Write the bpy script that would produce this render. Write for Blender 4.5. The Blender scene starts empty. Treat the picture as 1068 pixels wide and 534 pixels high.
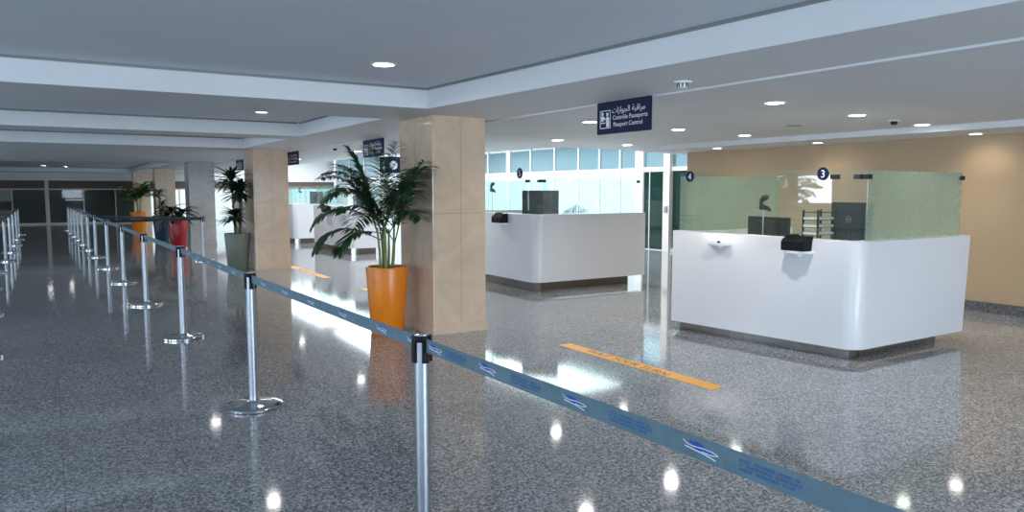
import bpy, bmesh, math, random
from mathutils import Vector, Matrix
random.seed(7)
S = bpy.context.scene
C = S.collection
PI = math.pi

# ------------------------------------------------------------------ materials
def nt(name):
    m = bpy.data.materials.new(name); m.use_nodes = True
    t = m.node_tree; t.nodes.clear()
    o = t.nodes.new('ShaderNodeOutputMaterial')
    return m, t, o
def L(t, a, b): t.links.new(a, b)
def pbr(name, col, rough=.5, metal=0., spec=.5, var=0., vscale=8., bump=0., bscale=60., coat=0., emis=None, estr=0.):
    m, t, o = nt(name)
    b = t.nodes.new('ShaderNodeBsdfPrincipled'); L(t, b.outputs[0], o.inputs[0])
    b.inputs['Base Color'].default_value = (*col, 1); b.inputs['Roughness'].default_value = rough
    b.inputs['Metallic'].default_value = metal; b.inputs['Specular IOR Level'].default_value = spec
    b.inputs['Coat Weight'].default_value = coat
    if emis: b.inputs['Emission Color'].default_value = (*emis, 1); b.inputs['Emission Strength'].default_value = estr
    if var or bump:
        tc = t.nodes.new('ShaderNodeTexCoord')
    if var:
        n = t.nodes.new('ShaderNodeTexNoise'); n.inputs['Scale'].default_value = vscale; n.inputs['Detail'].default_value = 5
        L(t, tc.outputs['Object'], n.inputs['Vector'])
        r = t.nodes.new('ShaderNodeValToRGB'); L(t, n.outputs['Fac'], r.inputs[0])
        r.color_ramp.elements[0].position = .3; r.color_ramp.elements[1].position = .7
        r.color_ramp.elements[0].color = (*[c * (1 - var) for c in col], 1)
        r.color_ramp.elements[1].color = (*[min(1, c * (1 + var)) for c in col], 1)
        L(t, r.outputs[0], b.inputs['Base Color'])
    if bump:
        n2 = t.nodes.new('ShaderNodeTexNoise'); n2.inputs['Scale'].default_value = bscale
        L(t, tc.outputs['Object'], n2.inputs['Vector'])
        bp = t.nodes.new('ShaderNodeBump'); bp.inputs['Strength'].default_value = bump; bp.inputs['Distance'].default_value = .01
        L(t, n2.outputs['Fac'], bp.inputs['Height']); L(t, bp.outputs[0], b.inputs['Normal'])
    return m

def mat_granite(name, scale=1., dark=1., rough=.07):
    m, t, o = nt(name)
    b = t.nodes.new('ShaderNodeBsdfPrincipled'); L(t, b.outputs[0], o.inputs[0])
    tc = t.nodes.new('ShaderNodeTexCoord')
    v = t.nodes.new('ShaderNodeTexVoronoi'); v.inputs['Scale'].default_value = 95 * scale
    L(t, tc.outputs['Object'], v.inputs['Vector'])
    bw = t.nodes.new('ShaderNodeSeparateColor'); L(t, v.outputs['Color'], bw.inputs[0])
    n = t.nodes.new('ShaderNodeTexNoise'); n.inputs['Scale'].default_value = 40 * scale; n.inputs['Detail'].default_value = 4
    L(t, tc.outputs['Object'], n.inputs['Vector'])
    mx = t.nodes.new('ShaderNodeMath'); mx.operation = 'MULTIPLY_ADD'; mx.inputs[1].default_value = .55
    L(t, bw.outputs[0], mx.inputs[0])
    n2 = t.nodes.new('ShaderNodeMath'); n2.operation = 'MULTIPLY'; n2.inputs[1].default_value = .5
    L(t, n.outputs['Fac'], n2.inputs[0]); L(t, n2.outputs[0], mx.inputs[2])
    r = t.nodes.new('ShaderNodeValToRGB'); L(t, mx.outputs[0], r.inputs[0])
    e = r.color_ramp.elements
    e[0].position = .15; e[0].color = (.055 * dark, .06 * dark, .068 * dark, 1)
    e[1].position = .85; e[1].color = (.60 * dark, .61 * dark, .62 * dark, 1)
    x = e.new(.45); x.color = (.21 * dark, .22 * dark, .235 * dark, 1)
    x = e.new(.62); x.color = (.36 * dark, .37 * dark, .385 * dark, 1)
    # joints between the slabs
    br = t.nodes.new('ShaderNodeTexBrick'); br.offset = 0; br.inputs['Scale'].default_value = 1
    br.inputs['Brick Width'].default_value = .6; br.inputs['Row Height'].default_value = .6
    br.inputs['Mortar Size'].default_value = .0022; br.inputs['Mortar Smooth'].default_value = .1
    br.inputs['Color1'].default_value = (1, 1, 1, 1); br.inputs['Color2'].default_value = (.86, .86, .86, 1); br.inputs['Mortar'].default_value = (.45, .45, .45, 1)
    L(t, tc.outputs['Object'], br.inputs['Vector'])
    mm = t.nodes.new('ShaderNodeMix'); mm.data_type = 'RGBA'; mm.blend_type = 'MULTIPLY'; mm.inputs[0].default_value = 1
    L(t, r.outputs[0], mm.inputs[6]); L(t, br.outputs[0], mm.inputs[7]); L(t, mm.outputs[2], b.inputs['Base Color'])
    b.inputs['Roughness'].default_value = rough; b.inputs['IOR'].default_value = 1.6
    return m

def mat_marble(name, col, rough=.12):
    m, t, o = nt(name)
    b = t.nodes.new('ShaderNodeBsdfPrincipled'); L(t, b.outputs[0], o.inputs[0])
    tc = t.nodes.new('ShaderNodeTexCoord')
    n = t.nodes.new('ShaderNodeTexNoise'); n.inputs['Scale'].default_value = 1.6; n.inputs['Detail'].default_value = 9; n.inputs['Distortion'].default_value = 1.6
    L(t, tc.outputs['Object'], n.inputs['Vector'])
    r = t.nodes.new('ShaderNodeValToRGB'); L(t, n.outputs['Fac'], r.inputs[0])
    e = r.color_ramp.elements
    e[0].position = .28; e[0].color = (*[c * .86 for c in col], 1)
    e[1].position = .72; e[1].color = (*[min(1, c * 1.12) for c in col], 1)
    x = e.new(.5); x.color = (*col, 1)
    w = t.nodes.new('ShaderNodeTexVoronoi'); w.feature = 'DISTANCE_TO_EDGE'; w.inputs['Scale'].default_value = 1.7
    ad = t.nodes.new('ShaderNodeMix'); ad.data_type = 'VECTOR'; ad.inputs[0].default_value = .28
    L(t, tc.outputs['Object'], ad.inputs[4]); L(t, n.outputs['Color'], ad.inputs[5]); L(t, ad.outputs[1], w.inputs['Vector'])
    r2 = t.nodes.new('ShaderNodeValToRGB'); L(t, w.outputs['Distance'], r2.inputs[0])
    r2.color_ramp.elements[0].position = 0; r2.color_ramp.elements[0].color = (.90, .87, .84, 1)
    r2.color_ramp.elements[1].position = .05; r2.color_ramp.elements[1].color = (1, 1, 1, 1)
    mm = t.nodes.new('ShaderNodeMix'); mm.data_type = 'RGBA'; mm.blend_type = 'MULTIPLY'; mm.inputs[0].default_value = .55
    L(t, r.outputs[0], mm.inputs[6]); L(t, r2.outputs[0], mm.inputs[7]); L(t, mm.outputs[2], b.inputs['Base Color'])
    b.inputs['Roughness'].default_value = rough
    return m

def mat_glass(name, tint, haze=0., hazecol=(.8, .9, .85), gloss=1., pattern=0., pscale=9.):
    """thin pane: tinted see-through, Fresnel mirror, optional frosted film with etched line pattern"""
    m, t, o = nt(name)
    tr = t.nodes.new('ShaderNodeBsdfTransparent'); tr.inputs[0].default_value = (*tint, 1)
    out = tr.outputs[0]
    if haze or pattern:
        d = t.nodes.new('ShaderNodeBsdfDiffuse'); d.inputs[0].default_value = (*hazecol, 1)
        tl = t.nodes.new('ShaderNodeBsdfTranslucent'); tl.inputs[0].default_value = (*hazecol, 1)
        ms = t.nodes.new('ShaderNodeMixShader'); ms.inputs[0].default_value = .5
        L(t, d.outputs[0], ms.inputs[1]); L(t, tl.outputs[0], ms.inputs[2])
        m2 = t.nodes.new('ShaderNodeMixShader'); m2.inputs[0].default_value = haze
        L(t, out, m2.inputs[1]); L(t, ms.outputs[0], m2.inputs[2]); out = m2.outputs[0]
        if pattern:
            tc = t.nodes.new('ShaderNodeTexCoord')
            n = t.nodes.new('ShaderNodeTexNoise'); n.inputs['Scale'].default_value = 4; L(t, tc.outputs['Object'], n.inputs['Vector'])
            ad = t.nodes.new('ShaderNodeMix'); ad.data_type = 'VECTOR'; ad.inputs[0].default_value = .2
            L(t, tc.outputs['Object'], ad.inputs[4]); L(t, n.outputs['Color'], ad.inputs[5])
            w = t.nodes.new('ShaderNodeTexVoronoi'); w.feature = 'DISTANCE_TO_EDGE'; w.inputs['Scale'].default_value = pscale
            L(t, ad.outputs[1], w.inputs['Vector'])
            r = t.nodes.new('ShaderNodeValToRGB'); L(t, w.outputs['Distance'], r.inputs[0])
            r.color_ramp.elements[0].position = .02; r.color_ramp.elements[0].color = (min(1, haze + pattern),) * 3 + (1,)
            r.color_ramp.elements[1].position = .06; r.color_ramp.elements[1].color = (haze,) * 3 + (1,)
            L(t, r.outputs[0], m2.inputs[0])
    g = t.nodes.new('ShaderNodeBsdfGlossy'); g.inputs['Roughness'].default_value = .01; g.inputs[0].default_value = (.95, .97, .96, 1)
    fr = t.nodes.new('ShaderNodeFresnel'); fr.inputs[0].default_value = 1.5
    mu = t.nodes.new('ShaderNodeMath'); mu.operation = 'MULTIPLY'; mu.inputs[1].default_value = gloss; L(t, fr.outputs[0], mu.inputs[0])
    ge = t.nodes.new('ShaderNodeNewGeometry'); inv = t.nodes.new('ShaderNodeMath'); inv.operation = 'SUBTRACT'; inv.inputs[0].default_value = 1; L(t, ge.outputs['Backfacing'], inv.inputs[1])
    m3 = t.nodes.new('ShaderNodeMath'); m3.operation = 'MULTIPLY'; L(t, mu.outputs[0], m3.inputs[0]); L(t, inv.outputs[0], m3.inputs[1])
    mf = t.nodes.new('ShaderNodeMixShader'); L(t, m3.outputs[0], mf.inputs[0]); L(t, out, mf.inputs[1]); L(t, g.outputs[0], mf.inputs[2])
    L(t, mf.outputs[0], o.inputs[0])
    return m

def mat_emit(name, col, s):
    m, t, o = nt(name); e = t.nodes.new('ShaderNodeEmission'); e.inputs[0].default_value = (*col, 1); e.inputs[1].default_value = s
    L(t, e.outputs[0], o.inputs[0]); return m

M = {}
M['floor'] = mat_granite('polished_granite')
M['skirt'] = mat_granite('granite_skirting', 1, .40, .3)
M['ceil'] = pbr('ceiling_paint', (.70, .74, .80), .6, var=.02, vscale=1.5)
M['ceil2'] = pbr('ceiling_white', (.72, .74, .76), .55, var=.02, vscale=1.5)
M['wallw'] = pbr('wall_white', (.78, .80, .82), .6, var=.02)
M['tan'] = pbr('wall_tan', (.45, .325, .20), .55, var=.05, vscale=.8, bump=.05, bscale=120)
M['brown'] = pbr('brown_panel', (.10, .07, .055), .5, var=.1)
M['marble'] = mat_marble('beige_marble', (.66, .50, .36))
M['marble_g'] = mat_marble('grey_marble', (.40, .385, .37))
M['white'] = pbr('white_laminate', (.69, .70, .725), .28, var=.01)
M['white2'] = pbr('white_plastic', (.82, .83, .85), .35)
M['joint'] = pbr('joint_grey', (.33, .25, .18), .6)
M['steel'] = pbr('brushed_steel', (.40, .43, .47), .38, 1, var=.06, vscale=30)
M['chrome'] = pbr('chrome', (.60, .63, .67), .12, 1, var=.03, vscale=20)
M['plinth'] = pbr('plinth_steel', (.27, .26, .25), .18, 1, var=.12, vscale=10)
M['plinth_b'] = pbr('plinth_brown', (.20, .16, .13), .3, .4, var=.1, vscale=10)
M['black'] = pbr('black_plastic', (.006, .0065, .008), .5, spec=.18, var=.2, vscale=20)
M['dark'] = pbr('dark_plastic', (.02, .022, .028), .45, spec=.25, var=.15, vscale=20)
M['screen'] = pbr('screen_glass', (.015, .018, .022), .08)
M['red'] = pbr('red_button', (.55, .02, .02), .35)
M['navy'] = pbr('navy_panel', (.006, .010, .05), .45, spec=.2, var=.08)
M['sgnw'] = pbr('sign_white', (.86, .88, .92), .5)
M['belt'] = pbr('belt_webbing', (.105, .185, .23), .55, var=.12, vscale=25, bump=.15, bscale=400)
M['belt_d'] = pbr('belt_dark', (.02, .027, .038), .6, var=.1, vscale=40)
M['logo_b'] = pbr('logo_blue', (.01, .07, .42), .5)
M['text_b'] = pbr('lettering_blue', (.03, .12, .30), .5)
M['orange'] = pbr('orange_pot', (.86, .24, .008), .3, var=.04, vscale=4)
M['green_pot'] = pbr('sage_pot', (.17, .20, .155), .35, var=.06, vscale=4)
M['red_pot'] = pbr('red_pot', (.34, .008, .015), .3, var=.05, vscale=4)
M['blue_pot'] = pbr('slate_blue_pot', (.022, .045, .075), .35, var=.05, vscale=4)
M['soil'] = pbr('soil', (.025, .015, .01), .9, var=.4, vscale=40, bump=.5)
M['leaf'] = pbr('palm_leaf', (.034, .095, .034), .45, var=.4, vscale=3)
M['leaf2'] = pbr('dracaena_leaf', (.018, .045, .02), .4, var=.4, vscale=3)
M['leaf3'] = pbr('bright_leaf', (.05, .13, .025), .45, var=.4, vscale=3)
M['leaf4'] = pbr('dark_leaf', (.012, .02, .012), .4, var=.3, vscale=3)
M['stem'] = pbr('palm_stem', (.22, .27, .07), .5, var=.3, vscale=9)
M['cane'] = pbr('cane_bark', (.20, .14, .08), .8, var=.3, vscale=14)
M['tape'] = pbr('orange_tape', (.92, .40, .03), .45, var=.05, vscale=6)
M['tape_t'] = pbr('tape_lettering', (.10, .055, .02), .5)
M['frame'] = pbr('white_aluminium', (.80, .83, .85), .4)
M['frame_w'] = pbr('pale_frame', (.66, .62, .58), .4)
M['frame_d'] = pbr('grey_frame', (.20, .21, .21), .4)
M['clear'] = mat_glass('clear_glass', (.93, .97, .95), haze=.025, hazecol=(.7, .85, .75))
M['etch'] = mat_glass('etched_glass', (.74, .82, .74), haze=.36, hazecol=(.50, .58, .50), pattern=.06, pscale=14)
M['frost'] = mat_glass('frosted_glass', (.86, .95, .95), haze=.06, hazecol=(.86, .95, .95), pattern=.08, pscale=11)
M['film'] = mat_glass('white_film_glass', (.8, .9, .9), haze=.85, hazecol=(.90, .94, .95))
M['blueg'] = mat_glass('blue_tint_glass', (.48, .62, .66), haze=.2, hazecol=(.42, .55, .59), gloss=1.3)
M['greeng'] = mat_glass('green_tint_glass', (.10, .20, .17), haze=.35, hazecol=(.05, .11, .095), gloss=1.)
M['darkg'] = mat_glass('smoked_glass', (.40, .45, .44), haze=.55, hazecol=(.20, .24, .235), gloss=.35)
M['glow'] = mat_emit('lamp_diffuser', (1, .97, .92), 22)

# ------------------------------------------------------------------ mesh helpers
def link(name, me, m, parent=None):
    o = bpy.data.objects.new(name, me); C.objects.link(o)
    if m is not None and not me.materials: me.materials.append(m)
    if parent is not None: o.parent = parent
    return o
def obj(name, bm, m, parent=None, smooth=False, loc=None):
    bmesh.ops.recalc_face_normals(bm, faces=bm.faces)
    me = bpy.data.meshes.new(name); bm.to_mesh(me); bm.free()
    if smooth:
        for p in me.polygons: p.use_smooth = True
        try: me.set_sharp_from_angle(angle=math.radians(40))
        except Exception: pass
    o = link(name, me, m, parent)
    if loc is not None: o.location = loc
    return o
def add_box(bm, x0, x1, y0, y1, z0, z1, bev=0.):
    vs = [bm.verts.new(p) for p in ((x0, y0, z0), (x1, y0, z0), (x1, y1, z0), (x0, y1, z0), (x0, y0, z1), (x1, y0, z1), (x1, y1, z1), (x0, y1, z1))]
    fs = [bm.faces.new([vs[i] for i in q]) for q in ((0, 3, 2, 1), (4, 5, 6, 7), (0, 1, 5, 4), (1, 2, 6, 5), (2, 3, 7, 6), (3, 0, 4, 7))]
    if bev:
        es = list({e for f in fs for e in f.edges})
        bmesh.ops.bevel(bm, geom=es, offset=bev, segments=2, affect='EDGES', profile=.7)
def box(name, m, parent, x0, x1, y0, y1, z0, z1, bev=0., loc=None):
    bm = bmesh.new(); add_box(bm, x0, x1, y0, y1, z0, z1, bev); return obj(name, bm, m, parent, loc=loc)
def add_prism(bm, pts, z0, z1):
    a = [bm.verts.new((x, y, z0)) for x, y in pts]; b = [bm.verts.new((x, y, z1)) for x, y in pts]
    n = len(pts); bm.faces.new(a[::-1]); bm.faces.new(b)
    for i in range(n): bm.faces.new((a[i], a[(i + 1) % n], b[(i + 1) % n], b[i]))
def add_lathe(bm, prof, seg=32, cx=0, cy=0, caps=True):
    rings = []
    for r, z in prof:
        rings.append([bm.verts.new((cx + r * math.cos(2 * PI * k / seg), cy + r * math.sin(2 * PI * k / seg), z)) for k in range(seg)])
    for a, b in zip(rings, rings[1:]):
        for k in range(seg): bm.faces.new((a[k], a[(k + 1) % seg], b[(k + 1) % seg], b[k]))
    if caps: bm.faces.new(rings[0][::-1]); bm.faces.new(rings[-1])
def lathe(name, m, parent, prof, seg=32, loc=None):
    bm = bmesh.new(); add_lathe(bm, prof, seg); return obj(name, bm, m, parent, True, loc)
def add_tube(bm, pts, rad, seg=8):
    pts = [Vector(p) for p in pts]; n = len(pts)
    rs = rad if isinstance(rad, (list, tuple)) else [rad] * n
    rings = []
    for i, p in enumerate(pts):
        d = (pts[min(i + 1, n - 1)] - pts[max(i - 1, 0)]).normalized()
        u = d.orthogonal().normalized() if abs(d.z) > .9 else d.cross(Vector((0, 0, 1))).normalized()
        v = d.cross(u)
        rings.append([bm.verts.new(p + rs[i] * (u * math.cos(2 * PI * k / seg) + v * math.sin(2 * PI * k / seg))) for k in range(seg)])
    for a, b in zip(rings, rings[1:]):
        for k in range(seg): bm.faces.new((a[k], a[(k + 1) % seg], b[(k + 1) % seg], b[k]))
    bm.faces.new(rings[0][::-1]); bm.faces.new(rings[-1])
def text_mesh(name, s, size, m, parent, o, xa, ya, ext=.0008, align='LEFT'):
    cu = bpy.data.curves.new(name, 'FONT'); cu.body = s; cu.size = size; cu.extrude = ext; cu.align_x = align; cu.resolution_u = 3
    t = bpy.data.objects.new(name + '_src', cu); C.objects.link(t)
    bpy.context.view_layer.update()
    me = bpy.data.meshes.new_from_object(t.evaluated_get(bpy.context.evaluated_depsgraph_get()))
    bpy.data.objects.remove(t); me.name = name; me.materials.clear()
    xa = Vector(xa).normalized(); ya = Vector(ya).normalized(); za = xa.cross(ya)
    mt = Matrix(((xa.x, ya.x, za.x, o[0]), (xa.y, ya.y, za.y, o[1]), (xa.z, ya.z, za.z, o[2]), (0, 0, 0, 1)))
    me.transform(mt)
    return link(name, me, m, parent)
def empty(name, loc=(0, 0, 0), rz=0):
    o = bpy.data.objects.new(name, None); C.objects.link(o); o.location = loc; o.rotation_euler.z = rz; o.empty_display_size = .1
    return o
def tag(o, label, cat, group=None):
    o['label'] = label; o['category'] = cat; o['kind'] = 'thing'
    if group: o['group'] = group
    return o
def struct(o, label=None):
    o['kind'] = 'structure'
    if label: o['label'] = label
    return o
def dup(o, parent=None):
    c = o.copy(); C.objects.link(c)
    if parent is not None: c.parent = parent
    for ch in list(o.children): dup(ch, c)
    return c

# ------------------------------------------------------------------ camera
cam = bpy.data.cameras.new('camera'); co = bpy.data.objects.new('camera', cam); C.objects.link(co); S.camera = co
cam.sensor_width = 36; cam.lens = 36 * 770 / 1068; cam.clip_end = 200; cam.clip_start = .05
co.location = (0, 0, 1.6); co.rotation_euler = (PI / 2 - math.atan(69 / 770), 0, -math.radians(32.05))

# ------------------------------------------------------------------ room shell
ZB, ZC, ZR = 2.40, 2.60, 2.386          # beam underside, coffer top, counter-hall ceiling
YF = 40.5                              # far glazed wall
o = struct(box('floor', M['floor'], None, -7.6, 18, -6.6, YF + 8, -.12, 0), 'polished grey speckled granite floor')
bm = bmesh.new()
add_box(bm, -7.6, 4.4, -6.6, YF, ZC, ZC + .12)
obj_c = struct(obj('ceiling', bm, M['ceil']), 'recessed grey-white ceiling fields between the beams')
# beam grid, one continuous lowered soffit with recesses
bm = bmesh.new()
add_prism(bm, [(4.40, -6.6), (4.40, YF), (3.24, YF), (3.24, 6.72), (3.22, 6.72), (3.36, 4.46), (3.54, 1.57), (3.9, -6.6)][::-1], ZB, ZC)
for y0, y1 in ((6.72, 7.95), (11.14, 11.87), (14.95, 24.7), (38.6, YF)):
    add_box(bm, -7.6, 3.24, y0, y1, ZB, ZC)
struct(obj('ceiling_beams', bm, M['ceil2']), 'lowered white ceiling beams around the recessed fields')
# dark grey strips painted in for gap shade at the top of the beam faces
bm = bmesh.new()
for y in (6.72, 11.14, 14.95, 38.6): add_box(bm, -7.6, 3.2, y - .012, y + .001, ZC - .022, ZC - .0)
for y0, y1 in ((7.95, 11.14), (11.87, 14.95), (24.7, 38.6)): add_box(bm, 3.228, 3.241, y0, y1, ZC - .022, ZC)
add_prism(bm, [(3.22, 6.72), (3.36, 4.46), (3.54, 1.57), (3.9, -6.6), (3.888, -6.6), (3.528, 1.57), (3.348, 4.46), (3.208, 6.72)], ZC - .022, ZC)
struct(obj('trim_1', bm, M['frame_d']), 'thin dark strip standing in for gap shade along the recessed ceiling edges')
bm = bmesh.new()
edge = [(4.40, -6.6), (9.3, -6.6), (9.3, 10.3), (13.6, 10.3), (13.6, 12.1), (11.6, 12.0), (9.7, 11.34), (8.0, 11.3), (7.87, 13.47), (6.5, 15.6), (6.6, 20.4), (6.7, YF), (4.40, YF)]
add_prism(bm, edge, ZR, ZR + .3)
struct(obj('ceiling_counter_hall', bm, M['ceil2']), 'plain white ceiling over the counters with downlights')
struct(box('ceiling_soffit', M['ceil2'], None, 9.3, 10.36, -6.6, 10.3, 2.31, 2.6), 'lower ceiling strip along the tan wall')
struct(box('trim_2', M['ceil2'], None, 4.385, 4.402, -6.6, YF, ZR - .002, ZB + .004), 'thin bright ceiling step')
struct(box('trim_3', M['ceil2'], None, 9.285, 9.3, -6.6, 10.3, 2.31, ZR + .001), 'bright edge of the lower ceiling strip')
struct(box('ceiling_atrium', M['ceil2'], None, 6.4, 18, 10.3, YF, 3.5, 3.6), 'high white ceiling behind the counters')
bm = bmesh.new(); add_box(bm, 6.4, 6.5, 15.6, YF, ZR + .3, 3.5); add_box(bm, 6.4, 13.6, 10.3, 10.45, ZR + .3, 3.5)
struct(obj('wall_atrium', bm, M['wallw']))
struct(box('wall_right', M['tan'], None, 10.36, 10.6, -6.6, 10.25, 0, 2.6), 'plain tan painted wall')
struct(box('baseboard_right', M['skirt'], None, 10.335, 10.36, -6.6, 10.25, 0, .135), 'dark granite skirting of the tan wall')
struct(box('wall_return', M['wallw'], None, 10.6, 13.6, 10.1, 10.25, 0, 2.6))
struct(box('wall_far_room', M['wallw'], None, 17.8, 18, 10.3, YF, 0, 3.5))
struct(box('wall_back_room', M['wallw'], None, 13.8, 18, 10.1, 10.3, 0, 3.5))

# left and back walls (behind the viewer) with daylight windows, some of them added for light
def wall_with_holes(name, axis, pos, th, a0, a1, z1, holes, m):
    bm = bmesh.new(); xs = sorted(holes); cur = a0
    def bx(p, q, za, zb):
        if q - p < 1e-4 or zb - za < 1e-4: return
        if axis == 'x': add_box(bm, pos, pos + th, p, q, za, zb)
        else: add_box(bm, p, q, pos, pos + th, za, zb)
    for h0, h1, za, zb in xs:
        bx(cur, h0, 0, z1); bx(h0, h1, 0, za); bx(h0, h1, zb, z1); cur = h1
    bx(cur, a1, 0, z1)
    return struct(obj(name, bm, m))
LW = [(-5.5, -2.8, .6, 2.3), (.8, 3.2, .6, 2.3), (4.2, 6.0, .6, 2.3), (7.4, 9.4, .9, 2.3), (11.5, 13.2, .9, 2.3), (20.5, 27, .9, 2.3), (13.9, 15.1, 1.2, 2.05), (15.5, 17.1, 1.7, 2.05), (17.8, 18.7, 1.85, 2.02)]  # fourth to sixth openings are unseen, added to light the counter fronts
BW = [(-6, -3, .5, 2.3), (1.2, 3.2, .5, 2.3), (3.7, 5.8, .5, 2.3), (6.8, 9.3, .5, 2.3)]
wall_with_holes('wall_left', 'x', -7.6, .15, -6.6, YF, 2.6, LW, M['wallw'])
wall_with_holes('wall_back', 'y', -6.6, .15, -7.6, 10.36, 2.6, BW, M['wallw'])
wn = 20
for ax, hs in (('x', LW), ('y', BW)):
    for h0, h1, za, zb in hs:
        w = empty('window_%d' % wn); wn += 1; struct(w)
        bm = bmesh.new(); mid = (h0 + h1) / 2
        for p, q, c, d in ((h0, h1, za, za + .05), (h0, h1, zb - .05, zb), (h0, h0 + .05, za, zb), (h1 - .05, h1, za, zb), (mid - .03, mid + .03, za, zb)):
            if ax == 'x': add_box(bm, -7.55, -7.49, p, q, c, d)
            else: add_box(bm, p, q, -6.55, -6.49, c, d)
        obj('window_frame', bm, M['frame'], w)
        if ax == 'x': box('pane', M['clear'], w, -7.53, -7.52, h0, h1, za, zb)
        else: box('pane', M['clear'], w, h0, h1, -6.53, -6.52, za, zb)

# glazed partition behind the counters (X = 13.7)
XG = 13.7
def glazed(name, y0, y1, lower, upper, thick0=.05, lab=None, zs=2.14, ztop=3.45):
    w = empty(name); struct(w, lab)
    bm = bmesh.new()
    add_box(bm, XG - .03, XG + .05, y0, y0 + thick0, 0, ztop)
    add_box(bm, XG - .03, XG + .05, y0 + thick0, y1, zs - .05, zs + .05)
    add_box(bm, XG - .03, XG + .05, y0 + thick0, y1, 0, .08); add_box(bm, XG - .03, XG + .05, y0 + thick0, y1, ztop - .06, ztop)
    obj('window_frame', bm, M['frame'], w)
    box('lower_pane', lower, w, XG + .005, XG + .015, y0 + thick0, y1, .08, zs - .05)
    box('upper_pane', upper, w, XG + .005, XG + .015, y0 + thick0, y1, zs + .05, ztop - .06)
    return w
ys = [15.42, 16.1, 17.03, 18.04, 19.3, 20.68, 22.0, 23.5, 25.0, 26.6, 28.3, 30.1, 32, 34, 36, 38.2, YF]
k = 1
for a, b in zip(ys, ys[1:]):
    glazed('window_%d' % k, a, b, M['film'], M['blueg'], .22 if k in (7,) else .05); k += 1
box_p = struct(box('trim_4', M['frame'], None, XG - .06, XG + .08, 15.13, 15.42, 0, 3.5), 'white pillar of the glazed partition')
glazed('window_17', 10.3, 13.1, M['film'], M['blueg'])
glazed('window_18', 13.1, 14.05, M['greeng'], M['blueg'], .05)
bm = bmesh.new(); add_box(bm, XG - .12, XG + .1, 14.05, 14.28, 0, 3.5)
struct(obj('trim_5', bm, M['frame_w']), 'pale post beside the green glass door')
d = empty('door_1'); struct(d, 'green glass door with white transom, standing closed')
bm = bmesh.new(); add_box(bm, XG, XG + .02, 14.28, 14.9, .02, 2.08); obj('door_leaf', bm, M['greeng'], d)
bm = bmesh.new(); add_box(bm, XG, XG + .02, 14.91, 15.13, .02, 2.08); obj('side_pane', bm, M['greeng'], d)
bm = bmesh.new(); add_box(bm, XG - .03, XG + .05, 14.28, 15.13, 2.08, 2.2); add_box(bm, XG - .03, XG + .05, 14.28, 15.13, 3.38, 3.5)
add_box(bm, XG - .02, XG + .04, 14.895, 14.915, .02, 2.08); obj('door_frame', bm, M['frame'], d)
box('transom_pane', M['blueg'], d, XG + .005, XG + .015, 14.28, 15.13, 2.2, 3.38)
bm = bmesh.new(); add_box(bm, XG - .16, XG - .12, 14.1, 14.2, 1.02, 1.18, .005); obj('lock_box', bm, M['steel'], d)

# far end: dark glazed entrance under a brown band, brighter panes on the right
w = struct(box('wall_far', M['wallw'], None, -7.6, 13.6, YF, YF + .2, 2.03, 3.6), 'white bulkhead above the far entrance')
struct(box('trim_6', M['brown'], None, -7.6, 13.6, YF + .02, YF + .18, 1.66, 2.03), 'dark brown band above the entrance glass')
fx = [-7.5, -5.8, -4.2, -2.8, -1.4, -.05, 1.42, 2.75, 4.2, 5.6, 7.2, 8.8, 10.4, 12, 13.6]
for i, (a, b) in enumerate(zip(fx, fx[1:])):
    w = empty('window_%d' % (30 + i)); struct(w)
    bm = bmesh.new(); tk = .16 if abs(a + .05) < .01 else .05
    add_box(bm, a - tk / 2, a + tk / 2, YF - .05, YF + .07, 0, 2.03 if tk > .1 else 1.66); add_box(bm, a + tk / 2, b - .025, YF, YF + .06, 1.60, 1.66); add_box(bm, a + tk / 2, b - .025, YF, YF + .06, 0, .07)
    obj('window_frame', bm, M['frame_w'], w)
    box('pane', M['darkg'] if b < 4.3 else M['clear'], w, a + tk / 2, b - .025, YF + .02, YF + .03, .07, 1.60)
# dim vestibule behind the dark panes
bm = bmesh.new()
add_box(bm, -7.6, 4.2, YF + 5, YF + 5.2, 0, 2.6); add_box(bm, -7.8, -7.6, YF, YF + 5.2, 0, 2.6); add_box(bm, 4.0, 4.2, YF + .2, YF + 5, 0, 2.6)
add_box(bm, -7.6, 4.2, YF + .2, YF + 5.2, 2.5, 2.6)
struct(obj('wall_vestibule', bm, pbr('vestibule_grey', (.10, .12, .12), .6)))

# ------------------------------------------------------------------ marble columns
def column(x, y, wx, wy, m, label, ztop=ZB):
    r = empty('column', (x, y, 0)); tag(r, label, 'column', 'square marble columns along the queue')
    bm = bmesh.new(); add_box(bm, 0, wx, 0, wy, .10, ztop, .006); obj('shaft', bm, m, r)
    bm = bmesh.new(); add_box(bm, -.012, wx + .012, -.012, wy + .012, 0, .10, .003); obj('skirting', bm, m, r)
    bm = bmesh.new()
    for z in (1.34,): add_box(bm, -.001, wx + .001, -.001, wy + .001, z, z + .004)
    for xx in (wx * .52,): add_box(bm, xx, xx + .004, -.001, wy + .001, .1, ztop)
    add_box(bm, -.001, wx + .001, wy * .5, wy * .5 + .004, .1, ztop)
    obj('panel_joint', bm, M['joint'], r)
    return r
column(3.53, 7.26, .66, .87, M['marble'], 'broad beige marble column right behind the big orange pot')
column(3.44, 15.12, .69, .75, M['marble'], 'beige marble column beside the sage green pot')
column(3.44, 23.0, .70, .75, M['marble_g'], 'grey marble column beyond the sage green pot')
column(3.44, 30.9, .70, .75, M['marble'], 'beige marble column behind the slate blue pot, between grey column and far column')
column(3.40, 38.8, .72, .75, M['marble'], 'farthest beige marble column beside the far orange pot', 2.4)

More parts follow.
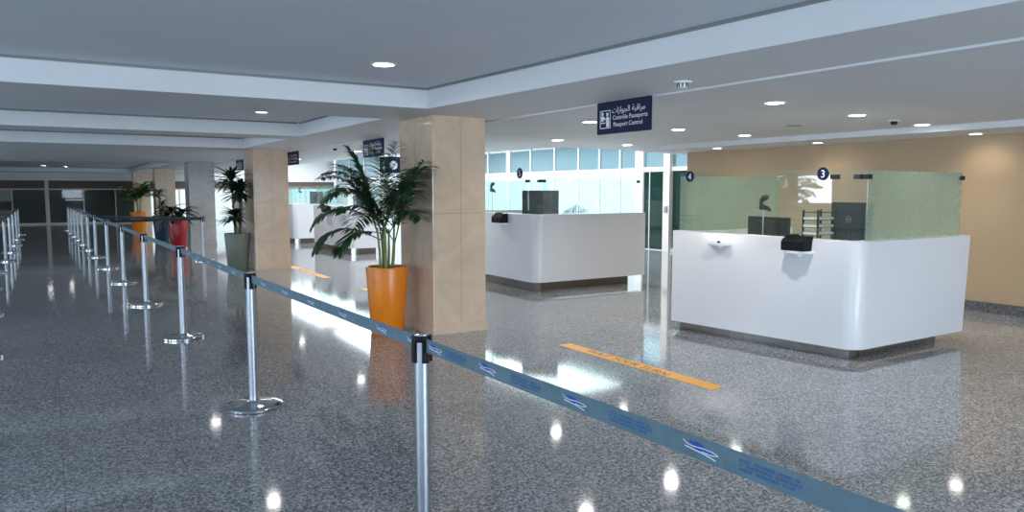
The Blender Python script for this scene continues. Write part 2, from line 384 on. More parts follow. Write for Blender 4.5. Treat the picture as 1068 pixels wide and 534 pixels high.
# ------------------------------------------------------------------ belt posts
proto = empty('belt_stanchion')
lathe('base', M['chrome'], proto, [(.198, 0), (.205, .004), (.205, .020), (.198, .026), (.15, .032), (.06, .042), (.045, .046), (.040, .055)], 40)
lathe('pole', M['steel'], proto, [(.032, .04), (.032, .90), (.032, .985)], 24)
bm = bmesh.new(); add_lathe(bm, [(.040, .968), (.042, .972), (.042, .990), (.038, .996)], 28)
for a in range(4):
    ca, sa = math.cos(a * PI / 2), math.sin(a * PI / 2)
    q = bmesh.new(); add_box(q, -.014, .014, .028, .042, .880, .975, .003)
    bmesh.ops.rotate(q, verts=q.verts, cent=(0, 0, 0), matrix=Matrix.Rotation(a * PI / 2, 3, 'Z'))
    me = bpy.data.meshes.new('t'); q.to_mesh(me); q.free(); bm.from_mesh(me); bpy.data.meshes.remove(me)
obj('cassette', bm, M['black'], proto, True)
lathe('top_cap', M['chrome'], proto, [(.036, .990), (.036, .999), (.030, 1.001)], 28)
bm = bmesh.new(); add_box(bm, .006, .020, -.0445, -.040, .945, .960, .001); obj('release_button', bm, M['red'], proto)

ROW = [(1.30, 2.79), (1.22, 5.55), (1.17, 8.58), (1.09, 11.36), (1.04, 14.28), (.97, 17.1), (.90, 20.1), (.85, 22.6), (.80, 25.0), (.75, 27.3), (.71, 29.5), (.66, 31.7), (.62, 33.9)]
ORD = ['first', 'second', 'third', 'fourth', 'fifth', 'sixth', 'seventh', 'eighth', 'ninth', 'tenth', 'eleventh', 'twelfth', 'thirteenth']
def belt(parent, p, q, m, z=.955, h=.058, sag=.0):
    """webbing strip in the post's local space from its head p to the next head q"""
    v = Vector((q[0] - p[0], q[1] - p[1], 0)); ln = v.length; d = v / ln; n = Vector((-d.y, d.x, 0)); n = -n if n.x < 0 else n
    bm = bmesh.new(); N = 12; rows = []
    for i in range(N + 1):
        s = .036 + (ln - .072) * i / N; zz = z - sag * 4 * (i / N) * (1 - i / N)
        rows.append([bm.verts.new(d * s + n * o_ + Vector((0, 0, zz + u))) for o_, u in ((-.001, -h / 2), (.001, -h / 2), (.001, h / 2), (-.001, h / 2))])
    for a, b in zip(rows, rows[1:]):
        for k in range(4): bm.faces.new((a[k], a[(k + 1) % 4], b[(k + 1) % 4], b[k]))
    bm.faces.new(rows[0]); bm.faces.new(rows[-1][::-1])
    return obj('belt', bm, m, parent), d, n, ln
def emblem(par, d, n, s, z, sc=1.):
    """blue and white winged mark printed on the viewer's side of the webbing"""
    off = -n * .0016
    bmx = bmesh.new()
    def addp(pts, lift):
        a = [bmx.verts.new(d * (s - x * 1.25 * sc) + off - n * lift + Vector((0, 0, z + y * .66 * sc))) for x, y in pts]
        b = [bmx.verts.new(d * (s - x * 1.25 * sc) + off - n * (lift + .0004) + Vector((0, 0, z + y * .66 * sc))) for x, y in pts]
        bmx.faces.new(a[::-1]); bmx.faces.new(b)
        for i in range(len(pts)): bmx.faces.new((a[i], a[(i + 1) % len(pts)], b[(i + 1) % len(pts)], b[i]))
    addp([(-.030, .020), (-.005, .022), (.020, .006), (.034, -.004), (.008, -.010), (-.012, -.006), (-.026, .004)], 0)
    e = obj('emblem', bmx, M['logo_b'], par)
    bmx = bmesh.new()
    def stroke(pts, wdt):
        up = [(x, y + wdt / 2) for x, y in pts]; lo = [(x, y - wdt / 2) for x, y in pts][::-1]; addp(up + lo, .0004)
    stroke([(-.045, .016), (-.036, .006), (-.018, .002), (.010, .006), (.034, .004), (.046, -.002)], .0035)
    stroke([(.046, -.003), (.030, -.009), (.004, -.007)], .003)
    stroke([(-.040, -.006), (-.014, -.010), (.012, -.014), (.040, -.024)], .0042)
    obj('emblem_outline', bmx, M['sgnw'], par)
def lettering(par, d, n, s, z, ln=.16):
    bm = bmesh.new(); off = -n * .0016
    rnd = random.Random(3)
    for row, hh in ((.010, .007), (-.001, .007), (-.012, .007)):
        x = 0
        while x < ln:
            wd = .006 + rnd.random() * .006
            a = [bm.verts.new(d * (s - xx) + off - n * l + Vector((0, 0, z + row + yy))) for l in (0, .0004) for xx, yy in ((x, -hh / 2), (x + wd, -hh / 2), (x + wd, hh / 2), (x, hh / 2))]
            for q in ((3, 2, 1, 0), (4, 5, 6, 7), (0, 1, 5, 4), (1, 2, 6, 5), (2, 3, 7, 6), (3, 0, 4, 7)): bm.faces.new([a[i] for i in q])
            x += wd + .0025 + (.008 if rnd.random() < .2 else 0)
    return obj('lettering', bm, M['text_b'], par)
posts = []
for i, (x, y) in enumerate(ROW):
    p = proto if i == 0 else dup(proto); posts.append(p); p.location = (x, y, 0)
    lab = 'nearest chrome stanchion of the long belt line, its belt running off to the right' if i == 0 else \
          '%s chrome stanchion counted from the viewer in the blue belt line beside the pots' % ORD[i]
    tag(p, lab, 'belt post', 'chrome stanchions in the belt line beside the pots')
for i, p in enumerate(posts):
    a = ROW[i]; b = (1.40, -.15) if i == 0 else ROW[i - 1]
    bo, d, n, ln = belt(p, a, b, M['belt'])
    if i == 0:
        for s in (.52, 1.02, 1.52): emblem(bo, -d, n, -s, .955)
        emblem(bo, -d, n, -.12, .955)
        for s in (.20, .68, 1.18, 1.64): lettering(bo, -d, n, -s, .955)
    elif i == 1:
        for s in (.35, .85, 1.35, 1.85, 2.35, 2.68): emblem(bo, -d, n, -s, .955)
    elif i == 2:
        for s in (.5, 1.0, 1.5, 2.0, 2.5): emblem(bo, -d, n, -s, .955)
# side post closing the branch lane
sp = dup(posts[5]); sp.location = (2.92, 17.8, 0)
for ch in list(sp.children):
    if ch.name.startswith('belt'):
        for g in list(ch.children): bpy.data.objects.remove(g)
        bpy.data.objects.remove(ch)
tag(sp, 'lone chrome stanchion in front of the grey column, two black belts ending on it', 'belt post', 'chrome stanchions in the belt line beside the pots')
for j in (5, 6): belt(sp, (2.92, 17.8), ROW[j], M['belt_d'])
LEFT = [(-.53, 5.6), (-.64, 8.55), (-.76, 11.45), (-.90, 14.5), (-.95, 17.3), (-.87, 20.0), (-.88, 22.8), (-.9, 25.6), (-.92, 28.6), (-.95, 31.6)]
lp = []
for i, (x, y) in enumerate(LEFT):
    p = dup(proto); p.location = (x, y, 0); lp.append(p)
    for ch in list(p.children):
        if ch.name.startswith('belt'):
            for g in list(ch.children): bpy.data.objects.remove(g)
            bpy.data.objects.remove(ch)
    tag(p, '%s chrome stanchion counted from the viewer in the line cut by the picture\'s left edge' % ORD[i], 'belt post', 'chrome stanchions in the line across the lane')
for i in range(1, len(LEFT)): belt(lp[i], LEFT[i], LEFT[i - 1], M['belt_d'])

# ------------------------------------------------------------------ potted plants
def pot(root, m, rb, rt, h):
    lathe('pot', m, root, [(rb - .01, 0), (rb, .012), (rb + (rt - rb) * .5, h * .5), (rt, h - .012), (rt - .004, h), (rt - .022, h), (rt - .03, h - .05), (rt - .035, h - .06)], 48)
    bm = bmesh.new(); add_lathe(bm, [(rt - .028, h - .075), (rt - .03, h - .045), (.06, h - .03)], 32); obj('soil', bm, M['soil'], root)
def leafblade(bm, p, d, up, ln, w, droop=.3, seg=3):
    """narrow pointed blade with a keel, bending downwards along its length"""
    p = Vector(p); d = Vector(d).normalized(); side = d.cross(Vector(up))
    side = side.normalized() if side.length > 1e-4 else d.orthogonal().normalized()
    prev = None; cur = p.copy(); dd = d.copy()
    for i in range(seg + 1):
        t = i / seg; ww = w * (math.sin(PI * min(1, .18 + t * .82)) ** .7) if i < seg else 0
        nr = dd.cross(side)
        if i < seg: row = [bm.verts.new(cur - side * ww), bm.verts.new(cur - nr * -ww * .25), bm.verts.new(cur + side * ww)]
        else: row = [bm.verts.new(cur)]
        if prev:
            if len(row) == 3:
                bm.faces.new((prev[0], prev[1], row[1], row[0])); bm.faces.new((prev[1], prev[2], row[2], row[1]))
            else:
                bm.faces.new((prev[0], prev[1], row[0])); bm.faces.new((prev[1], prev[2], row[0]))
        prev = row; cur = cur + dd * (ln / seg); dd = (dd + Vector((0, 0, -droop / seg))).normalized()
def frond(root, base, az, rise, ln, droop, m, nl=20, ll=.20, curl=1.):
    """pinnate palm frond: arching midrib with drooping leaflets on both sides"""
    bm = bmesh.new(); N = 14; pts = []; d = Vector((math.cos(az) * math.cos(rise), math.sin(az) * math.cos(rise), math.sin(rise)))
    cur = Vector(base)
    for i in range(N + 1):
        pts.append(cur.copy()); cur = cur + d * ln / N
        d = (d + Vector((0, 0, -droop * (i / N) * curl * 2 / N))).normalized()
    add_tube(bm, pts, [.007 * (1 - .8 * i / N) for i in range(N + 1)], 5)
    for j in range(nl):
        t = .20 + .80 * j / (nl - 1); f = t * N; i = min(N - 1, int(f)); p = pts[i].lerp(pts[i + 1], f - i)
        tan = (pts[i + 1] - pts[i]).normalized(); side = tan.cross(Vector((0, 0, 1)))
        side = side.normalized() if side.length > .05 else Vector((math.sin(az), -math.cos(az), 0))
        l = ll * (math.sin(PI * (.12 + .80 * (t - .2) / .8)) ** .6) * random.uniform(.85, 1.1)
        for sg in (-1, 1):
            dv = tan * .62 + side * sg * 1.0 + Vector((random.uniform(-.1, .1), random.uniform(-.1, .1), .10 + random.uniform(-.15, .15)))
            leafblade(bm, p, dv, (0, 0, 1), l, .0135, .95, 4)
    return obj('frond', bm, m, root, True)
def areca(x, y, potm, rb, rt, h, label, seed, fr, m=None, group=None, sc=1.):
    random.seed(seed); m = m or M['leaf']
    r = empty('potted_palm', (x, y, 0)); tag(r, label, 'potted plant', group)
    pot(r, potm, rb, rt, h)
    ns = 7
    tops = []
    for i in range(ns):
        a = 2 * PI * i / ns + random.uniform(-.3, .3); q = random.uniform(.03, .09)
        b0 = Vector((q * math.cos(a), q * math.sin(a), h - .05)); hh = random.uniform(.34, .55) * sc
        b1 = b0 + Vector((q * .5 * math.cos(a), q * .5 * math.sin(a), hh)); tops.append(b1)
        bm = bmesh.new(); add_tube(bm, [b0, b0.lerp(b1, .5) + Vector((.004, 0, 0)), b1], [.016, .014, .010], 7); obj('stem', bm, M['stem'], r, True)
    for i, (az, rise, ln, dr) in enumerate(fr):
        frond(r, tops[i % ns] - Vector((0, 0, .06)), math.radians(az), math.radians(rise), ln * sc, dr, m, 34, .27 * sc)
    return r
# azimuths measured in world: image-left is about 148 deg, image-right about -32 deg
areca(3.17, 7.70, M['orange'], .185, .235, .75, 'feathery green palm in a tall bright orange pot by the broad column', 11, [
    (148, 50, 1.0, 2.5), (162, 40, .98, 2.5), (135, 62, 1.05, 2.0), (150, 24, .85, 2.5), (120, 68, 1.0, 1.7), (-80, 60, 1.0, 2.0), (-72, 70, 1.05, 1.7), (-88, 62, 1.0, 1.8), (-78, 46, .72, 2.2),
    (200, 58, .95, 2.2), (230, 66, 1.0, 2.0), (106, 70, .9, 1.8), (-98, 58, .9, 2.0), (-66, 74, 1.0, 1.5), (112, 76, 1.0, 1.5), (170, 66, 1.05, 2.1), (180, 10, .62, 2.4), (-74, 80, 1.1, 1.3), (142, 78, 1.0, 1.4), (-84, 54, .85, 2.2),
    (155, 58, .8, 2.4), (250, 50, .8, 2.3), (215, 40, .8, 2.4), (-70, 66, .85, 2.1)])
def rosette(bm, c, n, ln, w, up=.45, droop=1.1, xmax=9.):
    for i in range(n):
        a = 2.399 * i; t = i / n; e = up * (1 - t) * 2.2 - .15 + random.uniform(-.15, .15)
        d = Vector((math.cos(a), math.sin(a), e))
        if c[0] + d.normalized().x * ln > xmax: d.x = -.25 * d.x; d.y = math.copysign(1, d.y - .2)
        leafblade(bm, Vector(c) + Vector((0, 0, -.10 * t)), d, (0, 0, 1), ln * random.uniform(.8, 1.1), w, droop, 5)
def cane_plant(x, y, potm, rb, rt, h, label, seed, canes, m, n=34, ln=.34, w=.020, droop=1.0, kind='potted_dracaena', group=None, xmax=9.):
    random.seed(seed); r = empty(kind, (x, y, 0)); tag(r, label, 'potted plant', group); pot(r, potm, rb, rt, h)
    for cx, cy, top, l in canes:
        bm = bmesh.new(); add_tube(bm, [(cx * .5, cy * .5, h - .06), (cx * .8, cy * .8, (h + top) / 2), (cx, cy, top)], [.022, .02, .016], 8); obj('cane', bm, M['cane'], r, True)
        bm = bmesh.new(); rosette(bm, (cx, cy, top + .02), n, l, w, .5, droop, xmax); obj('leaf_rosette', bm, m, r, True)
    return r
cane_plant(3.16, 15.38, M['green_pot'], .195, .245, .74, 'spiky dark cane plant in a sage green pot in front of the second column', 5,
    [(-.06, .05, 1.82, .50), (.06, -.10, 1.55, .48), (.08, -.18, 1.62, .42), (-.05, -.08, 1.10, .38)], M['leaf2'], 62, .36, .032, .9, xmax=.25)
cane_plant(2.92, 21.6, M['red_pot'], .19, .25, .78, 'low dark drooping plant in a tall red pot', 8, [(0, 0, .95, .60), (.12, -.06, 1.02, .55), (-.15, .08, 1.05, .55)], M['leaf4'], 10, .5, .075, 1.5, 'potted_foliage_plant')
cane_plant(3.0, 25.6, M['blue_pot'], .21, .27, .80, 'slim tufted plant in a slate blue pot', 9, [(-.05, 0, 1.50, .36), (.03, .03, 1.15, .38), (.0, -.05, .95, .3)], M['leaf2'], 36, .3, .022, .8)
areca(2.75, 30.0, M['orange'], .21, .28, .80, 'bushy bright green plant in an orange pot at the far end', 21, [
    (0, 35, 0.62, 2.2), (47, 55, 0.70, 1.9), (94, 70, 0.72, 1.6), (141, 48, 0.66, 2.2), (188, 62, 0.62, 1.9), (235, 35, 0.70, 1.6), (282, 55, 0.72, 2.2), (329, 70, 0.66, 1.9), (16, 48, 0.62, 1.6), (63, 62, 0.70, 2.2), (110, 35, 0.72, 1.9), (157, 55, 0.66, 1.6), (204, 70, 0.62, 2.2), (251, 48, 0.70, 1.9), (298, 62, 0.72, 1.6), (345, 35, 0.66, 2.2), (32, 55, 0.62, 1.9), (79, 70, 0.70, 1.6), (126, 48, 0.72, 2.2), (173, 62, 0.66, 1.9), (220, 35, 0.62, 1.6), (267, 55, 0.70, 2.2), (314, 70, 0.72, 1.9), (1, 48, 0.66, 1.6), (48, 62, 0.62, 2.2), (95, 35, 0.70, 1.9)], M['leaf3'], sc=1.15)

# ------------------------------------------------------------------ floor tapes
def tape(x0, x1, ya, yb, label, skew=0., letter=True):
    r = empty('floor_tape', ((x0 + x1) / 2, (ya + yb) / 2, 0)); tag(r, label, 'floor tape', 'orange queue tapes on the floor')
    cx, cy = r.location.x, r.location.y
    bm = bmesh.new(); add_prism(bm, [(x0 + skew - cx, ya - cy), (x1 + skew - cx, ya - cy), (x1 - cx, yb - cy), (x0 - cx, yb - cy)], .0005, .0022); obj('tape_strip', bm, M['tape'], r)
    if letter:
        text_mesh('lettering', 'WAIT YOUR TURN', .135, M['tape_t'], r, (x0 + skew * .5 + .03 - cx, .08, .0026), (-skew * .5, -1, 0), (1, 0, 0), .0003, 'CENTER')
    return r
tape(4.40, 4.555, 4.08, 6.12, 'orange wait-your-turn tape on the floor in front of the nearest counter', .04)
tape(4.20, 4.35, 9.25, 11.35, 'orange floor tape mostly hidden behind the orange pot and column')
tape(4.17, 4.32, 13.1, 15.5, 'orange floor tape seen between the palm and the second column')

# ------------------------------------------------------------------ hanging signs
def ar(s):                                   # presentation forms already in visual order
    return s
ARAB = '\uFE95\uFE8D\uFEAF\uFE8D\uFEEE\uFEA0\uFEDF\uFE8D \uFE94\uFE92\uFED7\uFE8D\uFEAE\uFEE3'
def sign(y0, y1, label, z1=2.38, h=.27, x=4.30):
    r = empty('hanging_sign', (x, y1, z1)); tag(r, label, 'sign', 'navy passport control signs under the ceiling')
    w = y1 - y0
    bm = bmesh.new(); add_box(bm, -.012, .012, -w, 0, -h, 0, .002); obj('sign_panel', bm, M['navy'], r)
    bm = bmesh.new(); add_box(bm, -.006, .006, -.12 - .006, -.12 + .006, -.001, .03); add_box(bm, -.006, .006, -w + .12 - .006, -w + .12 + .006, -.001, .03); obj('hanger', bm, M['steel'], r)
    X = -.0128; k = w / .72
    # pictogram: outlined square with officer and traveller
    bm = bmesh.new(); a, b, c, e = -.045 * k, -.195 * k, -.235, -.075; t = .007
    for p, q, u, v in ((b, a, c, c + t), (b, a, e - t, e), (b, b + t, c + t, e - t), (a - t, a, c + t, e - t)): add_box(bm, X - .001, X, p, q, u, v)
    def blob(yc, zc, ry, rz, n=14):
        f0 = [bm.verts.new((X, yc + ry * math.cos(2 * PI * i / n), zc + rz * math.sin(2 * PI * i / n))) for i in range(n)]
        f1 = [bm.verts.new((X - .001, yc + ry * math.cos(2 * PI * i / n), zc + rz * math.sin(2 * PI * i / n))) for i in range(n)]
        bm.faces.new(f0); bm.faces.new(f1)
        for i in range(n): bm.faces.new((f0[i], f0[(i + 1) % n], f1[(i + 1) % n], f1[i]))
    def quad(pts):
        f0 = [bm.verts.new((X, y_ * k, z_)) for y_, z_ in pts]; f1 = [bm.verts.new((X - .001, y_ * k, z_)) for y_, z_ in pts]
        bm.faces.new(f0); bm.faces.new(f1)
        for i in range(len(pts)): bm.faces.new((f0[i], f0[(i + 1) % len(pts)], f1[(i + 1) % len(pts)], f1[i]))
    blob(-.080 * k, -.105, .016, .016); quad([(-.06, -.125), (-.098, -.125), (-.098, -.17), (-.06, -.17)]); quad([(-.098, -.128), (-.125, -.150), (-.125, -.162), (-.098, -.150)])
    blob(-.150 * k, -.112, .015, .018); quad([(-.168, -.098), (-.132, -.098), (-.132, -.103), (-.168, -.103)])
    quad([(-.130, -.135), (-.175, -.135), (-.178, -.222), (-.135, -.222)]); quad([(-.055, -.180), (-.12, -.180), (-.12, -.190), (-.055, -.190)])
    obj('pictogram', bm, M['sgnw'], r)
    for wd, off in zip(ARAB.split(' '), (-.10, .135)):
        text_mesh('arabic_lettering', wd, .072 * k, M['sgnw'], r, (X, -(.225 + .215 + off) * k, -.105), (0, -1, 0), (0, 0, 1), .0006, 'CENTER')
    text_mesh('french_lettering', 'Contr\u00f4le Passeports', .056 * k, M['sgnw'], r, (X, -.225 * k, -.165), (0, -1, 0), (0, 0, 1), .0006)
    text_mesh('english_lettering', 'Passport Control', .056 * k, M['sgnw'], r, (X, -.235 * k, -.225), (0, -1, 0), (0, 0, 1), .0006)
    return r
sign(4.68, 5.38, 'largest navy passport control sign, hanging in front of the nearest counter', z1=2.385, h=.285)
sign(10.50, 11.32, 'navy passport control sign hanging just above the palm')
sign(14.95, 15.80, 'navy passport control sign hanging beside the second column')
sign(19.95, 20.75, 'small navy sign hanging between second column and grey column, above the cane plant')
sign(24.4, 25.2, 'small navy sign hanging beside the top of the grey column')
r = empty('arrow_sign', (6.28, 15.55, 2.34)); tag(r, 'navy sign with white down arrow and white disc behind the palm fronds', 'sign')
bm = bmesh.new(); add_box(bm, 0, .50, 0, .02, -.36, 0, .002); obj('sign_panel', bm, M['navy'], r)
bm = bmesh.new(); add_box(bm, .1, .11, .006, .016, 0, .04); add_box(bm, .39, .40, .006, .016, 0, .04); obj('hanger', bm, M['steel'], r)
bm = bmesh.new(); add_box(bm, .075, .105, -.002, 0, -.24, -.07)
v = [bm.verts.new(p) for p in ((.03, -.002, -.24), (.15, -.002, -.24), (.09, -.002, -.31), (.03, 0, -.24), (.15, 0, -.24), (.09, 0, -.31))]
for q in ((0, 1, 2), (3, 5, 4), (0, 3, 4, 1), (1, 4, 5, 2), (2, 5, 3, 0)): bm.faces.new([v[i] for i in q])
obj('arrow', bm, M['sgnw'], r)
bm = bmesh.new()
n = 24; f0 = [bm.verts.new((.32 + .095 * math.cos(2 * PI * i / n), -.002, -.19 + .095 * math.sin(2 * PI * i / n))) for i in range(n)]; f1 = [bm.verts.new((q.co.x, 0, q.co.z)) for q in f0]
bm.faces.new(f0); bm.faces.new(f1[::-1])
for i in range(n): bm.faces.new((f0[i], f0[(i + 1) % n], f1[(i + 1) % n], f1[i]))
obj('disc', bm, M['sgnw'], r)
bm = bmesh.new(); add_box(bm, -.008, .008, -.004, -.002, -.09, .09); bmesh.ops.rotate(bm, verts=bm.verts, cent=(0, 0, 0), matrix=Matrix.Rotation(.7, 3, 'Y')); bmesh.ops.translate(bm, verts=bm.verts, vec=(.32, 0, -.19)); obj('slash', bm, M['navy'], r)

# ------------------------------------------------------------------ counters
def arc(cx, cy, r, a0, a1, n=8): return [(cx + r * math.cos(a0 + (a1 - a0) * i / n), cy + r * math.sin(a0 + (a1 - a0) * i / n)) for i in range(n + 1)]
def counter(x0, x1, y0, y1, zb, zt, label, nums, detail=True, flare=0., side_recess=.28, lean=0., frost='frost', pl='plinth', zg=.68, rc=.16):
    """curved service desk: front faces -X, rounded corner towards the viewer, open at the back"""
    r = empty('service_counter', (x0, y0, 0)); tag(r, label, 'counter', 'white service counters with glass screens')
    W, D = x1 - x0, y1 - y0; T = .16
    outer = [(0, D)] + [(0, D * .5)] + arc(rc, rc, rc, PI, 1.5 * PI) + [(W, 0)]
    inner = [(T, D)] + [(T, D * .5)] + arc(rc + T * .3, rc + T * .3, max(.02, rc - T * .7), PI, 1.5 * PI) + [(W, T)]
    bm = bmesh.new()
    def fl(p, z):                # the front leans out slightly at the foot of its far end
        k = (zt - z) / (zt - zb) * flare * max(0, p[1] / D) if p[0] < rc * .5 else 0
        j = (zt - z) / (zt - zb) * lean if p[0] > W * .9 else 0
        return (p[0] - k - j, p[1] - k, z)
    rows = []
    for z in (zb, zt - .004, zt):
        ins = .004 if z == zt else 0
        rows.append(([bm.verts.new((fl(p, z)[0] + (ins if p[0] < rc * .6 else 0), fl(p, z)[1] + (ins if p[1] < .01 else 0), z)) for p in outer], [bm.verts.new((p[0], p[1], z)) for p in inner]))
    m = len(outer)
    for (oa, ia), (ob, ib) in zip(rows, rows[1:]):
        for i in range(m - 1):
            bm.faces.new((oa[i], oa[i + 1], ob[i + 1], ob[i])); bm.faces.new((ia[i + 1], ia[i], ib[i], ib[i + 1]))
        bm.faces.new((oa[0], ob[0], ib[0], ia[0])); bm.faces.new((oa[-1], ia[-1], ib[-1], ob[-1]))
    for i in range(m - 1):
        bm.faces.new((rows[0][0][i + 1], rows[0][0][i], rows[0][1][i], rows[0][1][i + 1])); bm.faces.new((rows[-1][0][i], rows[-1][0][i + 1], rows[-1][1][i + 1], rows[-1][1][i]))
    obj('body', bm, M['white'], r, True)
    bm = bmesh.new(); add_box(bm, T, W - .1, D - .25, D - .2, zb, zt); obj('end_panel', bm, M['white'], r)
    bm = bmesh.new(); add_box(bm, T - .01, T + .62, T + .02, D - .05, .72, .75); add_box(bm, T + .58, W - .05, T - .01, T + .55, .72, .75); obj('worktop', bm, M['white2'], r)
    bm = bmesh.new(); add_prism(bm, [(.06 - flare * .75, D - .02 - flare), (.06, .10), (.16, .06 + .02), (.22, .10), (.22, D - .02)], 0, zb + .001)
    obj('front_plinth', bm, M[pl], r)
    bm = bmesh.new(); add_box(bm, .22, W - .18, side_recess - .06, side_recess + .1, 0, zb + .001); obj('side_plinth', bm, M['plinth_b'], r)
    g = .07
    # glass screens
    pieces = [(D - .03, D * .52), (D * .515, .33)]
    for a, b in pieces: box('front_glass', M['clear'], r, g, g + .01, b, a, zt - .01, zt + zg)
    bm = bmesh.new(); add_prism(bm, [(g, .325), (g + .01, .325), (.20, .07), (.19, .065)], zt - .01, zt + zg); obj('corner_glass', bm, M['clear'], r)
    box('side_glass', M[frost], r, .20, W - .10, .065, .077, zt - .01, zt + zg - .02)
    box('end_glass', M[frost], r, g + .02, W - .10, D - .03, D - .018, zt - .01, zt + zg - .04)
    if detail:
        for px, py in ((g - .012, .33), (g + .10, .16)):
            box('glass_clip', M['dark'], r, px - .012, px + .03, py - .05, py + .03, zt + zg - .10, zt + zg - .055, .004)
        box('glass_clip', M['dark'], r, .16, .23, .045, .09, zt + zg - .10, zt + zg - .055, .004)
        box('glass_clip', M['dark'], r, W - .135, W - .085, .045, .09, zt + zg - .10, zt + zg - .055, .004)
    for num, yy, zz, rad in nums:
        bm = bmesh.new(); add_lathe(bm, [(rad, 0), (rad, .006)], 32); bmesh.ops.rotate(bm, verts=bm.verts, cent=(0, 0, 0), matrix=Matrix.Rotation(-PI / 2, 3, 'Y'))
        bmesh.ops.translate(bm, verts=bm.verts, vec=(g - .001, yy, zz)); q = obj('number_disc', bm, M['navy'], r)
        text_mesh('numeral', num, rad * 1.65, M['sgnw'], q, (g - .0078, yy, zz - rad * .58), (0, -1, 0), (0, 0, 1), .0006, 'CENTER')
    return r, W, D
def shelf(r, yy, z, w=.34, p=.16, hole=False):
    bm = bmesh.new()
    add_prism(bm, [(0.0, yy - w / 2)] + [(-p * math.sin(PI * i / 10) ** .6, yy - w / 2 + w * i / 10) for i in range(1, 10)] + [(0.0, yy + w / 2)], z - .022, z)
    s = obj('device_shelf', bm, M['white2'], r)
    bm = bmesh.new(); add_lathe(bm, [(.030, z - .06), (.045, z - .03), (.05, z - .0221)], 16, -.03, yy); obj('shelf_bracket', bm, M['white2'], s, True)
    if hole:
        bm = bmesh.new(); add_lathe(bm, [(.016, z + .0005), (.022, z + .012), (.014, z + .02)], 16, -.055, yy); obj('cable_grommet', bm, M['black'], s, True)
    return s

def monitor(x, y, z, rz, label, w=.50, h=.32, mark=False, group=None, lift=0.):
    """flat monitor seen from behind; local -X is its back"""
    r = empty('monitor', (x, y, z), rz); tag(r, label, 'monitor', group)
    zb = .14 + lift
    bm = bmesh.new(); add_box(bm, -.03, .02, -w / 2, w / 2, zb, zb + h, .008); add_box(bm, -.055, -.028, -w * .32, w * .32, zb + .04, zb + h - .05, .01); obj('housing', bm, M['black'], r)
    box('screen', M['screen'], r, .0195, .0215, -w / 2 + .012, w / 2 - .012, zb + .018, zb + h - .012)
    bm = bmesh.new(); add_box(bm, -.075, -.045, -.045, .045, .01, zb + .16, .006); obj('stand', bm, M['dark'], r)
    bm = bmesh.new(); add_box(bm, -.12, .08, -.12, .12, 0, .014, .005); obj('foot', bm, M['dark'], r)
    if mark:
        bm = bmesh.new(); n = 28
        ro = [[bm.verts.new((-.056 - dx, .033 * rr * math.cos(2 * PI * i / n), zb + h * .62 + .033 * rr * math.sin(2 * PI * i / n))) for i in range(n)] for rr, dx in ((1, 0), (1, .001), (.86, .001), (.86, 0))]
        for a, b in zip(ro, ro[1:] + ro[:1]):
            for i in range(n): bm.faces.new((a[i], a[(i + 1) % n], b[(i + 1) % n], b[i]))
        q = obj('emblem', bm, M['steel'], r)
        text_mesh('emblem_lettering', 'DELL', .024, M['steel'], q, (-.0562, 0, zb + h * .62 - .0085), (0, -1, 0), (0, 0, 1), .0005, 'CENTER')
    return r
def webcam(x, y, z, label, hgt=.62, rz=0, group=None):
    r = empty('desk_camera', (x, y, z), rz); tag(r, label, 'camera', group)
    lathe('foot', M['dark'], r, [(.06, 0), (.06, .012), (.012, .02)], 20)
    bm = bmesh.new(); add_tube(bm, [(0, 0, .015), (0, 0, hgt - .12)], .006, 8); obj('pole', bm, M['steel'], r, True)
    bm = bmesh.new(); add_tube(bm, [(0, .04, hgt - .115), (0, .02, hgt - .10), (0, -.06, hgt - .115), (0, -.10, hgt - .14)], [.028, .034, .024, .014], 10); obj('pivot', bm, M['black'], r, True)
    bm = bmesh.new(); add_tube(bm, [(0, .02, hgt - .10), (0, .035, hgt - .06), (0, .02, hgt - .025)], [.024, .022, .02], 8); obj('neck', bm, M['black'], r, True)
    bm = bmesh.new(); add_tube(bm, [(0, .04, hgt - .03), (0, .0, hgt - .005), (0, -.05, hgt + .012)], [.020, .034, .026], 12); q = obj('camera_head', bm, M['black'], r, True)
    bm = bmesh.new(); add_tube(bm, [(0, -.05, hgt + .012), (0, -.058, hgt + .015)], [.018, .016], 12); obj('lens', bm, M['screen'], q, True)
    return r
def reader(x, y, z, label, w=.24, h=.15, group=None):
    """black document reader box leaning on the shelf"""
    r = empty('document_reader', (x, y, z)); tag(r, label, 'document reader', group)
    bm = bmesh.new()
    pts = [(-.10, 0), (.06, 0), (.06, h), (-.02, h), (-.07, h * .72), (-.10, h * .62)]
    a = [bm.verts.new((px, -w / 2, pz)) for px, pz in pts]; b = [bm.verts.new((px, w / 2, pz)) for px, pz in pts]
    bm.faces.new(a); bm.faces.new(b[::-1])
    for i in range(len(pts)): bm.faces.new((a[i], b[i], b[(i + 1) % len(pts)], a[(i + 1) % len(pts)]))
    bmesh.ops.bevel(bm, geom=list(bm.edges), offset=.006, segments=2, affect='EDGES'); obj('housing', bm, M['black'], r)
    bm = bmesh.new(); add_box(bm, -.015, .05, -w * .40, w * .40, h, h + .003); obj('scan_window', bm, M['screen'], r)
    bm = bmesh.new(); add_box(bm, -.03, .055, w * .12, w * .46, h + .0005, h + .014, .003); obj('flap', bm, M['dark'], r)
    return r

G_MON, G_CAM, G_RD = 'monitors on the service counters', 'desk cameras on poles at the counters', 'document readers on the counter shelves'
